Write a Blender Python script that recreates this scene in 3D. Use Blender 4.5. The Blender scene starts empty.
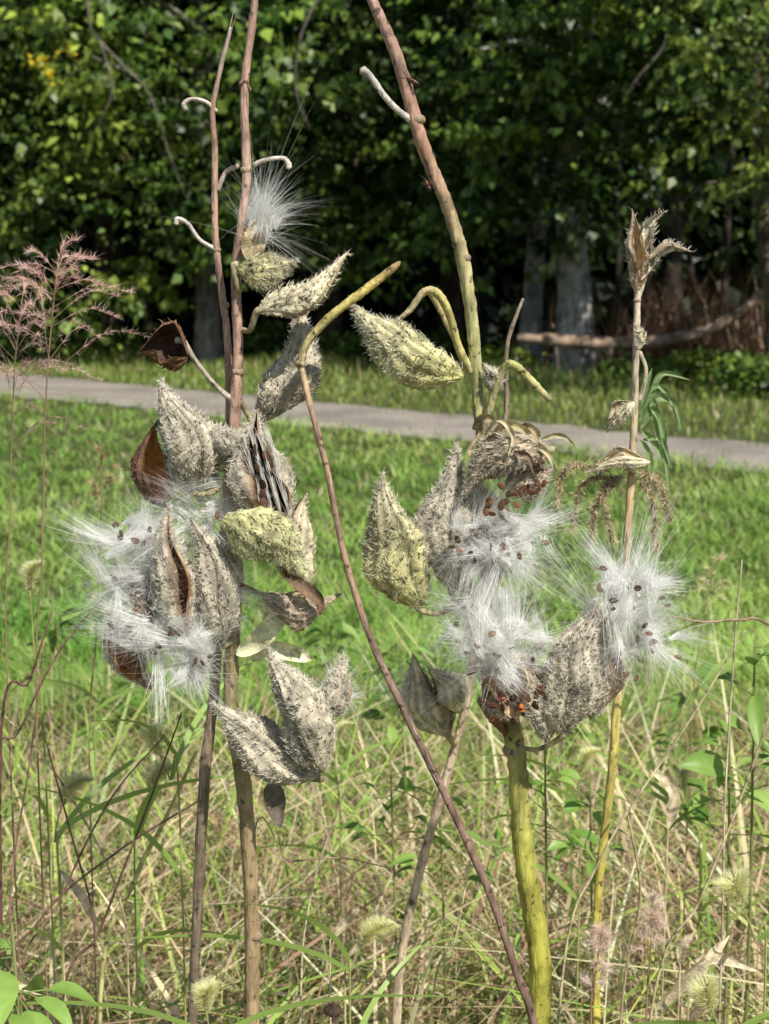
import bpy, math, random
import numpy as np
R=np.random.RandomState(11); random.seed(5)
FP=1407.; PIT=math.radians(9.4); H=1.4
cp,sp=math.cos(PIT),math.sin(PIT); CAM=np.array([0,0,H])
SEL=math.radians(52); SAZ=math.radians(146)
SUN=np.array([math.sin(SAZ)*math.cos(SEL),math.cos(SAZ)*math.cos(SEL),math.sin(SEL)])
def ray(px,py):
    u=(px-384.5)/FP; v=(512-py)/FP
    return np.array([u,cp+v*sp,-sp+v*cp])
def P(px,py,Y):
    d=ray(px,py); return CAM+d*(Y/d[1])
def G(px,py):
    d=ray(px,py); return CAM+d*(-H/d[2])
def nrm(a): 
    a=np.asarray(a,float); return a/(np.linalg.norm(a,axis=-1,keepdims=True)+1e-12)
C=bpy.context.scene.collection
ORG={}
# ---------------------------------------------------------------- materials
def mat(name,rough=.7,scale=40,amt=.35,bump=.15,bscale=None,trans=0,spec=.25,spots=0,sscale=60,stretch=None,col=None,bd=.004,speck=0,kscale=90):
    m=bpy.data.materials.new(name); m.use_nodes=True; nt=m.node_tree; N=nt.nodes; L=nt.links
    b=N['Principled BSDF']; out=N['Material Output']
    b.inputs['Roughness'].default_value=rough; b.inputs['Specular IOR Level'].default_value=spec
    tc=N.new('ShaderNodeTexCoord'); vec=tc.outputs['Object']
    if stretch:
        mp=N.new('ShaderNodeMapping'); mp.inputs['Scale'].default_value=stretch; L.new(vec,mp.inputs[0]); vec=mp.outputs[0]
    no=N.new('ShaderNodeTexNoise'); no.inputs['Scale'].default_value=scale; no.inputs['Detail'].default_value=5; L.new(vec,no.inputs['Vector'])
    mr=N.new('ShaderNodeMapRange'); mr.inputs['From Min'].default_value=.3; mr.inputs['From Max'].default_value=.7
    mr.inputs['To Min'].default_value=1-amt; mr.inputs['To Max'].default_value=1+amt; L.new(no.outputs['Fac'],mr.inputs['Value'])
    if col is None:
        at=N.new('ShaderNodeAttribute'); at.attribute_name='col'; cs=at.outputs['Color']
    else:
        rg=N.new('ShaderNodeRGB'); rg.outputs[0].default_value=(*col,1); cs=rg.outputs[0]
    def scl(cs,fac):
        vm=N.new('ShaderNodeVectorMath'); vm.operation='SCALE'; L.new(cs,vm.inputs[0]); L.new(fac,vm.inputs['Scale']); return vm.outputs[0]
    cs=scl(cs,mr.outputs[0])
    for (sv,ss,f0,f1) in ([(spots,sscale,.6,.68)] if spots else [])+([(speck,kscale,.48,.64)] if speck else []):
        n2=N.new('ShaderNodeTexNoise'); n2.inputs['Scale'].default_value=ss; n2.inputs['Detail'].default_value=3; L.new(tc.outputs['Object'],n2.inputs['Vector'])
        m2=N.new('ShaderNodeMapRange'); m2.inputs['From Min'].default_value=f0; m2.inputs['From Max'].default_value=f1
        m2.inputs['To Min'].default_value=1; m2.inputs['To Max'].default_value=1-sv; L.new(n2.outputs['Fac'],m2.inputs['Value'])
        cs=scl(cs,m2.outputs[0])
    L.new(cs,b.inputs['Base Color'])
    if bump:
        n3=N.new('ShaderNodeTexNoise'); n3.inputs['Scale'].default_value=bscale or scale*3; n3.inputs['Detail'].default_value=4; L.new(vec,n3.inputs['Vector'])
        bp=N.new('ShaderNodeBump'); bp.inputs['Strength'].default_value=bump; bp.inputs['Distance'].default_value=bd; L.new(n3.outputs['Fac'],bp.inputs['Height']); L.new(bp.outputs[0],b.inputs['Normal'])
    if trans:
        tr=N.new('ShaderNodeBsdfTranslucent'); L.new(cs,tr.inputs['Color']); mx=N.new('ShaderNodeMixShader'); mx.inputs[0].default_value=trans
        L.new(b.outputs[0],mx.inputs[1]); L.new(tr.outputs[0],mx.inputs[2]); L.new(mx.outputs[0],out.inputs['Surface'])
    return m
M=dict(
 leaf=mat('tree_leaf',.42,3,.25,0,trans=.32,spec=.4),
 grass=mat('grass_blade',.42,6,.2,0,trans=.33,spec=.45),
 stem=mat('milkweed_stem',.6,90,.4,.6,260,stretch=(1,1,.15),spots=.7,sscale=130,speck=.35,kscale=45),
 pod=mat('pod_skin',.85,110,.35,.5,450,spec=.12,spots=.2,sscale=120,bd=.003,speck=.34,kscale=50),
 husk=mat('dry_husk',.6,120,.3,.4,400,trans=.2,spec=.3,spots=.35,sscale=110,speck=.25),
 floss=mat('silk_floss',.3,20,.03,0,trans=.35,spec=.6),
 seed=mat('seed_coat',.5,500,.3,.2,900),
 bark=mat('bark',.9,5,.5,1.0,14,stretch=(2.2,2.2,.5),bd=.02,speck=.5,kscale=4),
 bug=mat('bug_shell',.3,300,.2,0,spec=.5),
 path=mat('path_gravel',.95,1.2,.25,.9,60,col=(.42,.375,.32),bd=.03,speck=.42,kscale=28),
 ground=mat('lawn_soil',.95,2.5,.4,.6,40,col=(.085,.09,.035),bd=.01),
 floor=mat('forest_litter',.95,4,.6,.8,30,col=(.05,.038,.022),bd=.02),
)
GAIN=dict(leaf=1.45,grass=1.6,stem=1.25,husk=1.3,bark=1.1)
class MB:
    def __init__(s): s.v=[];s.f={};s.c=[];s.n=0
    def add(s,V,F,col):
        V=np.asarray(V,float).reshape(-1,3); F=np.asarray(F,int); col=np.asarray(col,float)
        if col.ndim==1: col=np.tile(col,(len(V),1))
        s.v.append(V); s.c.append(col); s.f.setdefault(F.shape[1],[]).append(F+s.n); s.n+=len(V); return s
    def build(s,name,m,parent=None,smooth=True):
        V=np.concatenate(s.v); Cc=np.concatenate(s.c)*GAIN.get(m,1)
        o0=ORG.get(parent.name,np.zeros(3)) if parent else np.zeros(3)
        V=V-o0
        me=bpy.data.meshes.new(name); me.vertices.add(len(V)); me.vertices.foreach_set('co',V.astype('f').ravel())
        li=[];ls=[];st=0
        for k,fl in s.f.items():
            A=np.concatenate(fl); li.append(A.ravel()); ls.append(st+np.arange(len(A))*k); st+=A.size
        li=np.concatenate(li); ls=np.concatenate(ls)
        me.loops.add(len(li)); me.loops.foreach_set('vertex_index',li.astype('i'))
        me.polygons.add(len(ls)); me.polygons.foreach_set('loop_start',ls.astype('i'))
        me.update(calc_edges=True); me.validate()
        if smooth: me.polygons.foreach_set('use_smooth',np.ones(len(me.polygons),bool))
        a=me.color_attributes.new('col','FLOAT_COLOR','POINT')
        a.data.foreach_set('color',np.concatenate([np.clip(Cc,0,.95),np.ones((len(Cc),1))],1).astype('f').ravel())
        me.materials.append(M[m])
        o=bpy.data.objects.new(name,me); C.objects.link(o)
        if parent: o.parent=parent; ORG[o.name]=o0
        return o
def tag(o,label,cat,group=None,kind=None):
    if label: o['label']=label
    if cat: o['category']=cat
    if group: o['group']=group
    if kind: o['kind']=kind
    return o
def thing(name,loc,label,cat,group=None):
    o=bpy.data.objects.new(name,None); C.objects.link(o); o.location=loc; o.empty_display_size=.1
    ORG[o.name]=np.array(loc,float); return tag(o,label,cat,group)
def gridf(nr,nc,wrap):
    i=np.arange(nr-1)[:,None]; j=np.arange(nc if wrap else nc-1)[None,:]; j2=(j+1)%nc
    return np.stack([i*nc+j,i*nc+j2,(i+1)*nc+j2,(i+1)*nc+j],-1).reshape(-1,4)
def cr(p,k):
    p=np.asarray(p,float); n=len(p)
    if n<3:
        t=np.linspace(0,n-1,(n-1)*k+1)[:,None]; return p[0]+(p[-1]-p[0])*t/(n-1)
    q=np.vstack([2*p[0]-p[1],p,2*p[-1]-p[-2]]); out=[]
    for i in range(n-1):
        a,b,c,d=q[i:i+4]
        for t in np.arange(k)/k:
            out.append(.5*((2*b)+(-a+c)*t+(2*a-5*b+4*c-d)*t*t+(-a+3*b-3*c+d)*t**3))
    out.append(p[-1]); return np.array(out)
def tube(mb,pts,rad,col,sides=8,k=6,noise=0,ridge=0):
    pts=np.asarray(pts,float); n=len(pts)
    rad=np.interp(np.linspace(0,1,n),np.linspace(0,1,len(np.atleast_1d(rad))),np.atleast_1d(rad))
    col=np.asarray(col,float); col=np.tile(col,(n,1)) if col.ndim==1 else np.stack([np.interp(np.linspace(0,1,n),np.linspace(0,1,len(col)),col[:,i]) for i in range(3)],1)
    Q=cr(pts,k); m=len(Q); x=np.linspace(0,n-1,m)
    r=np.interp(x,np.arange(n),rad); cc=np.stack([np.interp(x,np.arange(n),col[:,i]) for i in range(3)],1)
    T=nrm(np.gradient(Q,axis=0)); ref=np.array([.13,-.98,.1]); b=nrm(np.cross(T,ref)); nn=np.cross(b,T)
    th=np.linspace(0,2*np.pi,sides,endpoint=False)
    rr=r[:,None]*(1+ridge*np.sin(th*3+R.rand()*6)[None,:]+noise*R.randn(m,sides))
    V=Q[:,None]+rr[...,None]*(np.cos(th)[None,:,None]*nn[:,None]+np.sin(th)[None,:,None]*b[:,None])
    cv=np.repeat(cc,sides,0)*(1+.12*R.randn(m*sides,1))
    mb.add(V,gridf(m,sides,True),cv)
    base=mb.n-m*sides
    mb.add(np.array([Q[-1]+T[-1]*r[-1]*.6]),np.zeros((0,3),int),cc[-1:])
    e=base+(m-1)*sides; a=np.arange(sides)
    mb.f.setdefault(3,[]).append(np.stack([e+a,e+(a+1)%sides,np.full(sides,mb.n-1)],1))
    return Q
def ribbon(mb,B,D,K,L,W,S,segs,col,taper=.7,col2=None,base=.6):
    n=len(B); t=np.linspace(0,1,segs+1); L=np.broadcast_to(L,n)[:,None,None]; W=np.broadcast_to(W,n)[:,None,None]
    c=B[:,None]+D[:,None]*L*t[None,:,None]+K[:,None]*L*(t**2)[None,:,None]
    prof=(base+(1-base)*np.minimum(1,t*4))*(1-t**(1/taper*1.6))+.04
    off=S[:,None]*W*.5*prof[None,:,None]
    V=np.stack([c-off,c+off],2)
    i=np.arange(segs)[None,:]; b0=(np.arange(n)*(segs+1)*2)[:,None]
    F=np.stack([b0+2*i,b0+2*i+1,b0+2*i+3,b0+2*i+2],-1).reshape(-1,4)
    col=np.broadcast_to(col,(n,3)); c2=col if col2 is None else np.broadcast_to(col2,(n,3))
    tc=t**.6
    cv=col[:,None]*(1-tc)[None,:,None]+c2[:,None]*tc[None,:,None]
    mb.add(V.reshape(-1,3),F,np.repeat(cv.reshape(-1,3),2,0))
def rnd(n): return nrm(R.randn(n,3))
def litside(d,j=.5): return nrm(np.cross(d,nrm(SUN+np.array([0,-.3,0])+j*R.randn(len(d),3))))
def leafcards(mb,pos,dirs,normals,size,wid,col,fold=.15):
    n=len(pos); d=nrm(dirs); s=nrm(np.cross(normals,d)); u=np.cross(d,s); size=np.broadcast_to(size,n)[:,None]; w=size*wid
    V=np.stack([pos,pos+d*size*.4-s*w*.5+u*w*fold,pos+d*size-u*size*.12,pos+d*size*.4+s*w*.5+u*w*fold],1)
    mb.add(V.reshape(-1,3),np.arange(n*4).reshape(n,4),np.repeat(col,4,0))
def ell(mb,c,a,b,d,col,nu=8,nv=6):
    u=np.linspace(0,2*np.pi,nu,endpoint=False); v=np.linspace(.15,np.pi-.15,nv)
    X=c+np.sin(v)[:,None,None]*(np.cos(u)[None,:,None]*a+np.sin(u)[None,:,None]*b)+np.cos(v)[:,None,None]*d
    mb.add(X.reshape(-1,3),gridf(nv,nu,True),col)
    s=mb.n-nu*nv; mb.f.setdefault(nu,[]).append(np.array([s+np.arange(nu),s+(nv-1)*nu+np.arange(nu)[::-1]]))
# ---------------------------------------------------------------- setting
def sheet(name,pts,z,m):
    me=bpy.data.meshes.new(name); me.from_pydata([(p[0],p[1],z) for p in pts],[],[tuple(range(len(pts)))]); me.materials.append(M[m])
    o=bpy.data.objects.new(name,me); C.objects.link(o); o['kind']='structure'; return o
sheet('ground',[(-400,-200,0),(400,-200,0),(400,600,0),(-400,600,0)],0,'ground')
ua,ub=G(0,372),G(769,446); la,lb=G(0,395),G(769,474)
ex=lambda a,b,t:a+(b-a)*t
ts=np.linspace(-2.5,4,260)
sheet('path',[ex(la,lb,t)+np.array([0,.1*R.randn(),0]) for t in ts]+[ex(ua,ub,t)+np.array([0,.13*R.randn(),0]) for t in ts[::-1]],.008,'path')
fl=[(-30,26),(-12,24.6),(-8,23.9),(-5,22.8),(-3,22.2),(-1,21.3),(.6,20.3),(2.3,19.3),(4,18.2),(6,17),(12,15),(30,14),(30,60),(-30,60)]
sheet('forest_floor',fl,.004,'floor')
V=[];nx,ny=40,14
for j in range(ny):
    for i in range(nx):
        V.append((-60+120*i/(nx-1),33+27*j/(ny-1)+R.randn()*.3,-.1+17*(j/(ny-1))**.7+(R.randn()*.3 if j else 0)))
me=bpy.data.meshes.new('wood_backing'); me.from_pydata(V,[],[tuple(f) for f in gridf(ny,nx,False)]); me.materials.append(M['floor']); o=bpy.data.objects.new('wood_backing',me); C.objects.link(o); o['kind']='structure'  # added slope, not a seen landform; dark backing that closes sky gaps
def edgeY(x): return np.interp(x,[p[0] for p in fl[:12]],[p[1] for p in fl[:12]])
pu=lambda x:ua[1]+(x-ua[0])*(ub[1]-ua[1])/(ub[0]-ua[0])
pl=lambda x:la[1]+(x-la[0])*(lb[1]-la[1])/(lb[0]-la[0])
def patch(x,y,s,seed=0):
    return .5+.25*np.sin(x*s+1.3*np.sin(y*s*.7+seed)+seed)+.25*np.sin(y*s*1.3+1.7*np.sin(x*s*.9+seed*2))
def meadow(mb,n,y0,y1,hfun,wfun,cfun,lean=.35,segs=3,cond=None,mx=.36):
    u=R.rand(n); y=1/(1/y0+(1/y1-1/y0)*u); x=(R.rand(n)*2-1)*(mx*y+.7)
    if cond is not None:
        k=cond(x,y); x=x[k];y=y[k]
    n=len(x); B=np.stack([x,y,np.zeros(n)],1); a=R.rand(n)*6.283
    hd=np.stack([np.cos(a),np.sin(a),0*a],1); D=nrm(np.array([0,0,1.])+hd*(R.rand(n,1)*lean)); K=hd*(R.rand(n,1)*lean*1.6)-np.array([0,0,1.])*R.rand(n,1)*lean*.7
    S=nrm(np.cross(hd,[0,0,1.])+hd*R.randn(n,1)*.5)
    L=hfun(x,y,n); W=wfun(x,y,n); c1,c2=cfun(x,y,n)
    ribbon(mb,B,D,K,L,W,S,segs,c1,col2=c2)
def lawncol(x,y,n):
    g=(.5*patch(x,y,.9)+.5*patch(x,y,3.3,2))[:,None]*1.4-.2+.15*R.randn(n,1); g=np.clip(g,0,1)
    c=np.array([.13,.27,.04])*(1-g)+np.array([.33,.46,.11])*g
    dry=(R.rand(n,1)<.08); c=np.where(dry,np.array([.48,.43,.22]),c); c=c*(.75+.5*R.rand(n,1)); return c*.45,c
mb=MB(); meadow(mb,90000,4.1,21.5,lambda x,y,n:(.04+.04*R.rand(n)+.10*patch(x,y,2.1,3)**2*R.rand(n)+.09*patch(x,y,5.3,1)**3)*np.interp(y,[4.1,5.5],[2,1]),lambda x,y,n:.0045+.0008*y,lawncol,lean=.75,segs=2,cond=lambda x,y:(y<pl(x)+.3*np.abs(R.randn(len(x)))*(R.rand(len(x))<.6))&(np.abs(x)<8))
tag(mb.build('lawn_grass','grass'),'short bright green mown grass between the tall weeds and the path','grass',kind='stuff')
mb=MB(); 
n=26000; x=R.rand(n)*19-10; y=pu(x)-.3+R.rand(n)**.8*(edgeY(x)+.9-pu(x)); n=len(x)
fr=np.clip((y-pu(x))/(edgeY(x)+.1-pu(x)),0,1.2)
a=R.rand(n)*6.283; hd=np.stack([np.cos(a),np.sin(a),0*a],1)
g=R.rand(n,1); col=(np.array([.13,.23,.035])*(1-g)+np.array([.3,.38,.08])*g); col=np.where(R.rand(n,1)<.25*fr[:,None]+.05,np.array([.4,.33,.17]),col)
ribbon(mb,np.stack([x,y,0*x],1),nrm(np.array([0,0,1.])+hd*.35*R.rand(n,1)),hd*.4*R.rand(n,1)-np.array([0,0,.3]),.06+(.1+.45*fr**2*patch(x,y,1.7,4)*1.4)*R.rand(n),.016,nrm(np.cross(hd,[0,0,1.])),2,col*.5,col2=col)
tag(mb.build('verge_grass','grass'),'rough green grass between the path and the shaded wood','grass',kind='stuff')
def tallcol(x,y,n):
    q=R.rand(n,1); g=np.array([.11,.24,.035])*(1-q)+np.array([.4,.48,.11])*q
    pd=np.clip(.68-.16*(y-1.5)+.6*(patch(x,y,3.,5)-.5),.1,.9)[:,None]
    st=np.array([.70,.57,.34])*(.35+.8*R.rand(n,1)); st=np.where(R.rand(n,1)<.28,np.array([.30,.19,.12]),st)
    dry=R.rand(n,1)<pd; c=np.where(dry,st,g)*(.65+.7*R.rand(n,1)); return np.where(dry,c*.4,c*.25),c  # roots darker: shade in the gaps between blades painted into the colour
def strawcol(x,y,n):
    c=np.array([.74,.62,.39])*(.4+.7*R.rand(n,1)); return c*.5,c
mb=MB()
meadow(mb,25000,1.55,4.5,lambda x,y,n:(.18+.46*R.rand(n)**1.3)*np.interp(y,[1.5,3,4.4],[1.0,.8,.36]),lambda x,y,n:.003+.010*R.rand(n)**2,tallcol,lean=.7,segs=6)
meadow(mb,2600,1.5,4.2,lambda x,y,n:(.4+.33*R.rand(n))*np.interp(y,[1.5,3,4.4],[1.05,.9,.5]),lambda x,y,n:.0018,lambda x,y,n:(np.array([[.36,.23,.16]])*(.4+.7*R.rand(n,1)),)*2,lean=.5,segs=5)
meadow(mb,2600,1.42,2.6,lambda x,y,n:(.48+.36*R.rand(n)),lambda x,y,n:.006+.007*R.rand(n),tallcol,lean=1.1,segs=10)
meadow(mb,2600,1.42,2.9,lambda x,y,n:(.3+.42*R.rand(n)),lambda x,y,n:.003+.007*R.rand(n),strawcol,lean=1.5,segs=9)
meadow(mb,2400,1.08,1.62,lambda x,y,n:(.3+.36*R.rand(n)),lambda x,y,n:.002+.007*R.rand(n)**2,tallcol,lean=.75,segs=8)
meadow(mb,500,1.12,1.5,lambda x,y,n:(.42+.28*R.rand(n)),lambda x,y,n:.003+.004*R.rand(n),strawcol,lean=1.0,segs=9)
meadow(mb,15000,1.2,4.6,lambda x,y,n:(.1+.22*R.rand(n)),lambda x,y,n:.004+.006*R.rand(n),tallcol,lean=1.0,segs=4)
tag(mb.build('tall_grass','grass'),'tangle of tall green and straw coloured grass around the milkweeds','grass',kind='stuff')
# ---------------------------------------------------------------- trees
def sprays(mb,blobs,dens,size,cols,dark=1):
    for (c,r,k) in blobs:
        r=np.array(r); ns=int(dens*k*(r[0]*r[2]+r[0]*r[1])*1.25); d=rnd(ns); rad=R.rand(ns,1)**(1/2.6)
        cen=c+d*r*rad*(1+.28*R.randn(ns,1)); pt=patch(cen[:,0],cen[:,2],2.0,c[0]*1.7)
        cen=cen[(pt>.27)|(R.rand(ns)<.25)]; ns=len(cen); m=40
        a=R.rand(ns,m)*6.283; rr=np.sqrt(R.rand(ns,m))*(.16+.75*R.rand(ns,1)**1.8)
        tl=.8*R.randn(ns,1); off=np.stack([np.cos(a)*rr*1.35,np.sin(a)*rr*.7,-rr**2*1.0+.03*R.randn(ns,m)+np.cos(a)*rr*tl*.7],-1)
        pos=(cen[:,None]+off).reshape(-1,3); n=len(pos)
        dirs=nrm(off.reshape(-1,3)+.4*R.randn(n,3)+np.array([0,-.1,-.35])); nor=nrm(np.array([0,-.4,.9])+.55*R.randn(n,3))
        w=R.rand(ns,1)**1.7; cc=(cols[0]*(1-w)+cols[1]*w)*(.35+1.15*patch(cen[:,:1],cen[:,2:],1.3,c[0])); cc=np.repeat(cc,m,0)*(.55+.8*R.rand(n,1))*dark  # patch darkens whole sprays, painting shaded hollows into the crown
        sz=np.repeat(.6+.85*R.rand(ns)**1.5,m); wd=np.repeat(.42+.5*R.rand(ns,1),m,0)
        leafcards(mb,pos,dirs,nor,size*(.5+.8*R.rand(n))*sz,wd,cc)
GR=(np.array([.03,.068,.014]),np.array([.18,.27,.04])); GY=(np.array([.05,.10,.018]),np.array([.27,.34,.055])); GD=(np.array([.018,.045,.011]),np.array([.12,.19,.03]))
def tree(name,trunk,rad,bark,blobs,label,size=.15,cols=GR,group='trees along the edge of the wood',limbs=(),dens=14,flowers=None):
    base=np.array([trunk[0][0],trunk[0][1],0]); t=thing(name,base,label,'tree',group)
    tb=MB(); pts=[base-np.array([0,0,.1])]+[np.array(p) for p in trunk[1:]]
    rr=[rad*1.6,rad*1.02]+list(np.linspace(rad*.92,rad*.5,len(pts)-2))
    tube(tb,pts,rr,bark,18,14,.04,.07); tb.build('trunk','bark',t)
    for l in limbs:
        q=MB(); tube(q,l[0],l[1],bark,7,6,.05); q.build('limb','bark',t)
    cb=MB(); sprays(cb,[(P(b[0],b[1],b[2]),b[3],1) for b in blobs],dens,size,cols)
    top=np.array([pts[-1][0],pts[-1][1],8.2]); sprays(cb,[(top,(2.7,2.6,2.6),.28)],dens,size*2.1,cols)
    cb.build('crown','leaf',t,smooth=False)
    if flowers:
        q=MB()
        for f in flowers:
            n=9; pos=P(*f)+R.randn(n,3)*.06; leafcards(q,pos,rnd(n),rnd(n),.09,.8,np.array([.6,.45,.02])*np.ones((n,1)))
        q.build('yellow_leaves','leaf',t,smooth=False)
    return t
def tk(pts):
    g=P(pts[0][0],pts[0][1],pts[0][2]); return [(g[0],g[1],0)]+[tuple(P(*p)) for p in pts[1:]]
DB=(.06,.045,.035)
def limbset(px,py,Y,n=6):
    o=[]
    for i in range(n):
        a=P(px+R.randn()*4,py-i*38,Y); e=a+np.array([R.uniform(-2,2),-R.uniform(1.0,3.0),R.uniform(-.1,1.2)]); mid=(a+e)/2+np.array([0,0,.3])
        o.append(([a,mid,e],[.06,.035,.012]))
    return o
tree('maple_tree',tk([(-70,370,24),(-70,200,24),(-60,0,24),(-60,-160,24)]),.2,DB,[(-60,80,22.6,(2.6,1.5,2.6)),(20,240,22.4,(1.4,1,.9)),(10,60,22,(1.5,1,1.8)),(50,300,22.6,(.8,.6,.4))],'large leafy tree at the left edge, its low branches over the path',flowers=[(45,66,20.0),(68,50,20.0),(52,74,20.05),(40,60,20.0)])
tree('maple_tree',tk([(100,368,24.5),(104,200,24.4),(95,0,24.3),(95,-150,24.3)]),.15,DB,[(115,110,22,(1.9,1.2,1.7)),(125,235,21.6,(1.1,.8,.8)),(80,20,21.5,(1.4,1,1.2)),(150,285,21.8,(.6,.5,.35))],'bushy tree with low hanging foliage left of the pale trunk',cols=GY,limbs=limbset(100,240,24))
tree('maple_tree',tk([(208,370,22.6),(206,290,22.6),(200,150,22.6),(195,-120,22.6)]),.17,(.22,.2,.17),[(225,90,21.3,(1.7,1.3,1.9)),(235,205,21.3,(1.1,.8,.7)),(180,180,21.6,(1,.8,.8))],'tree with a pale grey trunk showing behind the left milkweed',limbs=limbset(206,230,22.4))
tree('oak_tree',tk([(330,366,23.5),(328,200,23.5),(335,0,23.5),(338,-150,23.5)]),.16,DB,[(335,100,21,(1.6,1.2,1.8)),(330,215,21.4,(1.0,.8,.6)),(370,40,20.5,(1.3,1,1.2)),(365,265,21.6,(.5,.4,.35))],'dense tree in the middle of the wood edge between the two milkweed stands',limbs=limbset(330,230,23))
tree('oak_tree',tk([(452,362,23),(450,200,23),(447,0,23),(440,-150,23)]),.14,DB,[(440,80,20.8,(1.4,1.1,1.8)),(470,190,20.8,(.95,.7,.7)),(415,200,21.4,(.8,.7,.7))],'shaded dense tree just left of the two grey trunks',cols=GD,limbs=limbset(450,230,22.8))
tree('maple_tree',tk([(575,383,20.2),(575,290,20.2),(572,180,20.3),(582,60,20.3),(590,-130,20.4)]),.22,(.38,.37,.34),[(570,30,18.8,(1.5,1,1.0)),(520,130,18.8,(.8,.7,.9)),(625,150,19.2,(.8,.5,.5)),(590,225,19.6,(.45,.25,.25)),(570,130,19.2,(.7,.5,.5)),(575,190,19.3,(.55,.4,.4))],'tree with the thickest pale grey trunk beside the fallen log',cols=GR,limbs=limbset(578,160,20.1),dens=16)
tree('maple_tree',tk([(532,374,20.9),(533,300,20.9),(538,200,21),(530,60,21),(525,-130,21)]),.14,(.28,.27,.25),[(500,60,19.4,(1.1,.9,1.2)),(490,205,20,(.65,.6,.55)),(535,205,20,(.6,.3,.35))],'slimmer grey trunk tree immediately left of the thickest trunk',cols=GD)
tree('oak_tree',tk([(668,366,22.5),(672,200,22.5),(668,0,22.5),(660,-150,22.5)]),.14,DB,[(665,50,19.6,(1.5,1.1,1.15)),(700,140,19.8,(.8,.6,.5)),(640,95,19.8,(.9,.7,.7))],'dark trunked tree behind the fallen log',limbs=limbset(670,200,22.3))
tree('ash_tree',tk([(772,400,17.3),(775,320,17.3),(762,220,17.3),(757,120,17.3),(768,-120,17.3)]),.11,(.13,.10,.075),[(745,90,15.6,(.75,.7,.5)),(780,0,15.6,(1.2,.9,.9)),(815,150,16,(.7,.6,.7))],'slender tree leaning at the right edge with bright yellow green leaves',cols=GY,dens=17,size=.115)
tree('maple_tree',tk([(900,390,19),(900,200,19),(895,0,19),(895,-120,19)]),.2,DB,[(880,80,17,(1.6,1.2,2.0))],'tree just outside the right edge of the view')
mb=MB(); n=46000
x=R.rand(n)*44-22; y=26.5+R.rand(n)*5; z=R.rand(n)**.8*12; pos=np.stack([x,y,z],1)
leafcards(mb,pos,rnd(n)+np.array([0,0,-.3]),nrm(np.array([0,-.8,.5])+.5*R.randn(n,3)),.28+.35*R.rand(n),.8,np.array([.009,.02,.006])*(.4+1.1*R.rand(n,1)))  # near-black leaf colour: shade of the wood's interior painted in
tag(mb.build('distant_wood','leaf',smooth=False),'mass of leaves deep in the wood behind the trunks, coloured dark as shade','wood',kind='stuff')
for i,(px,Y,r) in enumerate([(20,25,.05),(150,26,.07),(262,25,.05),(300,26,.06),(400,25,.05),(482,24,.045),(618,24.5,.06),(645,25,.05),(700,23,.05),(722,24,.07)]):
    g=P(px,330,Y); q=MB(); j=R.randn()*.5
    tube(q,[(g[0],g[1],-.05),(g[0]+j*.3,g[1],2),(g[0]+j,g[1],4.5),(g[0]+j*1.4,g[1],8)],[r*1.2,r,r*.8,r*.4],(.05,.04,.032),8,5,.05)
    tag(q.build('sapling_trunk','bark'),'thin bare sapling trunk standing in the shade of the wood','tree','thin trunks inside the wood')
q=MB(); tube(q,[P(518,338,19.4),P(560,341,19.3),P(620,344,19.2),P(680,338,19),P(725,322,18.9),P(765,290,19),P(800,262,19.2)],[.06,.085,.09,.085,.065,.05,.03],(.36,.26,.18),12,6,.06,.06)
tube(q,[P(612,343,19.2),P(606,372,19.0),P(600,395,18.9)],[.03,.025,.02],(.16,.13,.1),6,4)
tag(q.build('fallen_log','bark'),'long fallen log lying across the foot of the grey trunks','log')
q=MB(); tube(q,[P(640,366,19.8),P(690,352,19.8),P(750,352,19.9)],[.05,.045,.03],(.12,.1,.08),7,5,.06); tag(q.build('fallen_branch','bark'),'thinner dead branch on the ground below the fallen log','branch')
for pts,lab in [([(88,0,19.3),(92,30,19.3),(118,60,19.2),(150,95,19.2),(168,150,19.3),(185,195,19.4)],'thin grey vine arching down through the leaves at upper left'),
  ([(626,95,17.2),(640,75,17.1),(664,45,17.1),(668,8,17.1)],'short pale dead branch hanging in the leaves at upper right'),
  ([(674,215,18.6),(690,196,18.5),(712,182,18.5),(745,192,18.6)],'dark dead twig curving in front of the shade at right'),
  ([(100,40,19.2),(112,90,19.2),(95,130,19.3)],'short vine hanging among the leaves at far left'),
  ([(320,-10,18.6),(300,40,18.6),(296,90,18.7),(310,130,18.8)],'thin hanging vine in the leaves between the two tall stems')]:
    q=MB(); tube(q,[P(*p) for p in pts],[.016,.013,.006],(.2,.17,.14),6,5,.05); tag(q.build('dead_vine','bark'),lab,'vine')
def bush(px,py,w,h,cols,label,size=.1,name='bush',nf=1500):
    g=G(px,py); t=thing(name,(g[0],g[1],0),label,'bush','low bushes under the trees')
    q=MB()
    for i in range(6):
        e=g+np.array([R.uniform(-w,w)*.7,R.uniform(-.2,.2),h*R.uniform(.5,.9)]); tube(q,[g,(g+e)/2+np.array([0,0,.1]),e],[.012,.008,.004],(.1,.09,.04),5,3)
    q.build('stem','bark',t)
    q=MB(); n=nf; m=n//25; cen=rnd(m)*(R.rand(m,1)**.5)*np.array([w,w*.5,h*.5]); pos=g+np.array([0,0,h*.45])+np.repeat(cen,25,0)+R.randn(m*25,3)*np.array([.13,.1,.07]); n=len(pos); pos[:,2]=np.abs(pos[:,2])+.02
    qn=np.repeat(R.rand(m,1),25,0); cc=(cols[0]*(1-qn)+cols[1]*qn)*(.7+.6*R.rand(n,1)); leafcards(q,pos,rnd(n)+np.array([0,0,-.3]),nrm(np.array([0,-.4,.9])+.6*R.randn(n,3)),size*(.6+.8*R.rand(n)),.6,cc)
    q.build('foliage','leaf',t,smooth=False)
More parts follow.
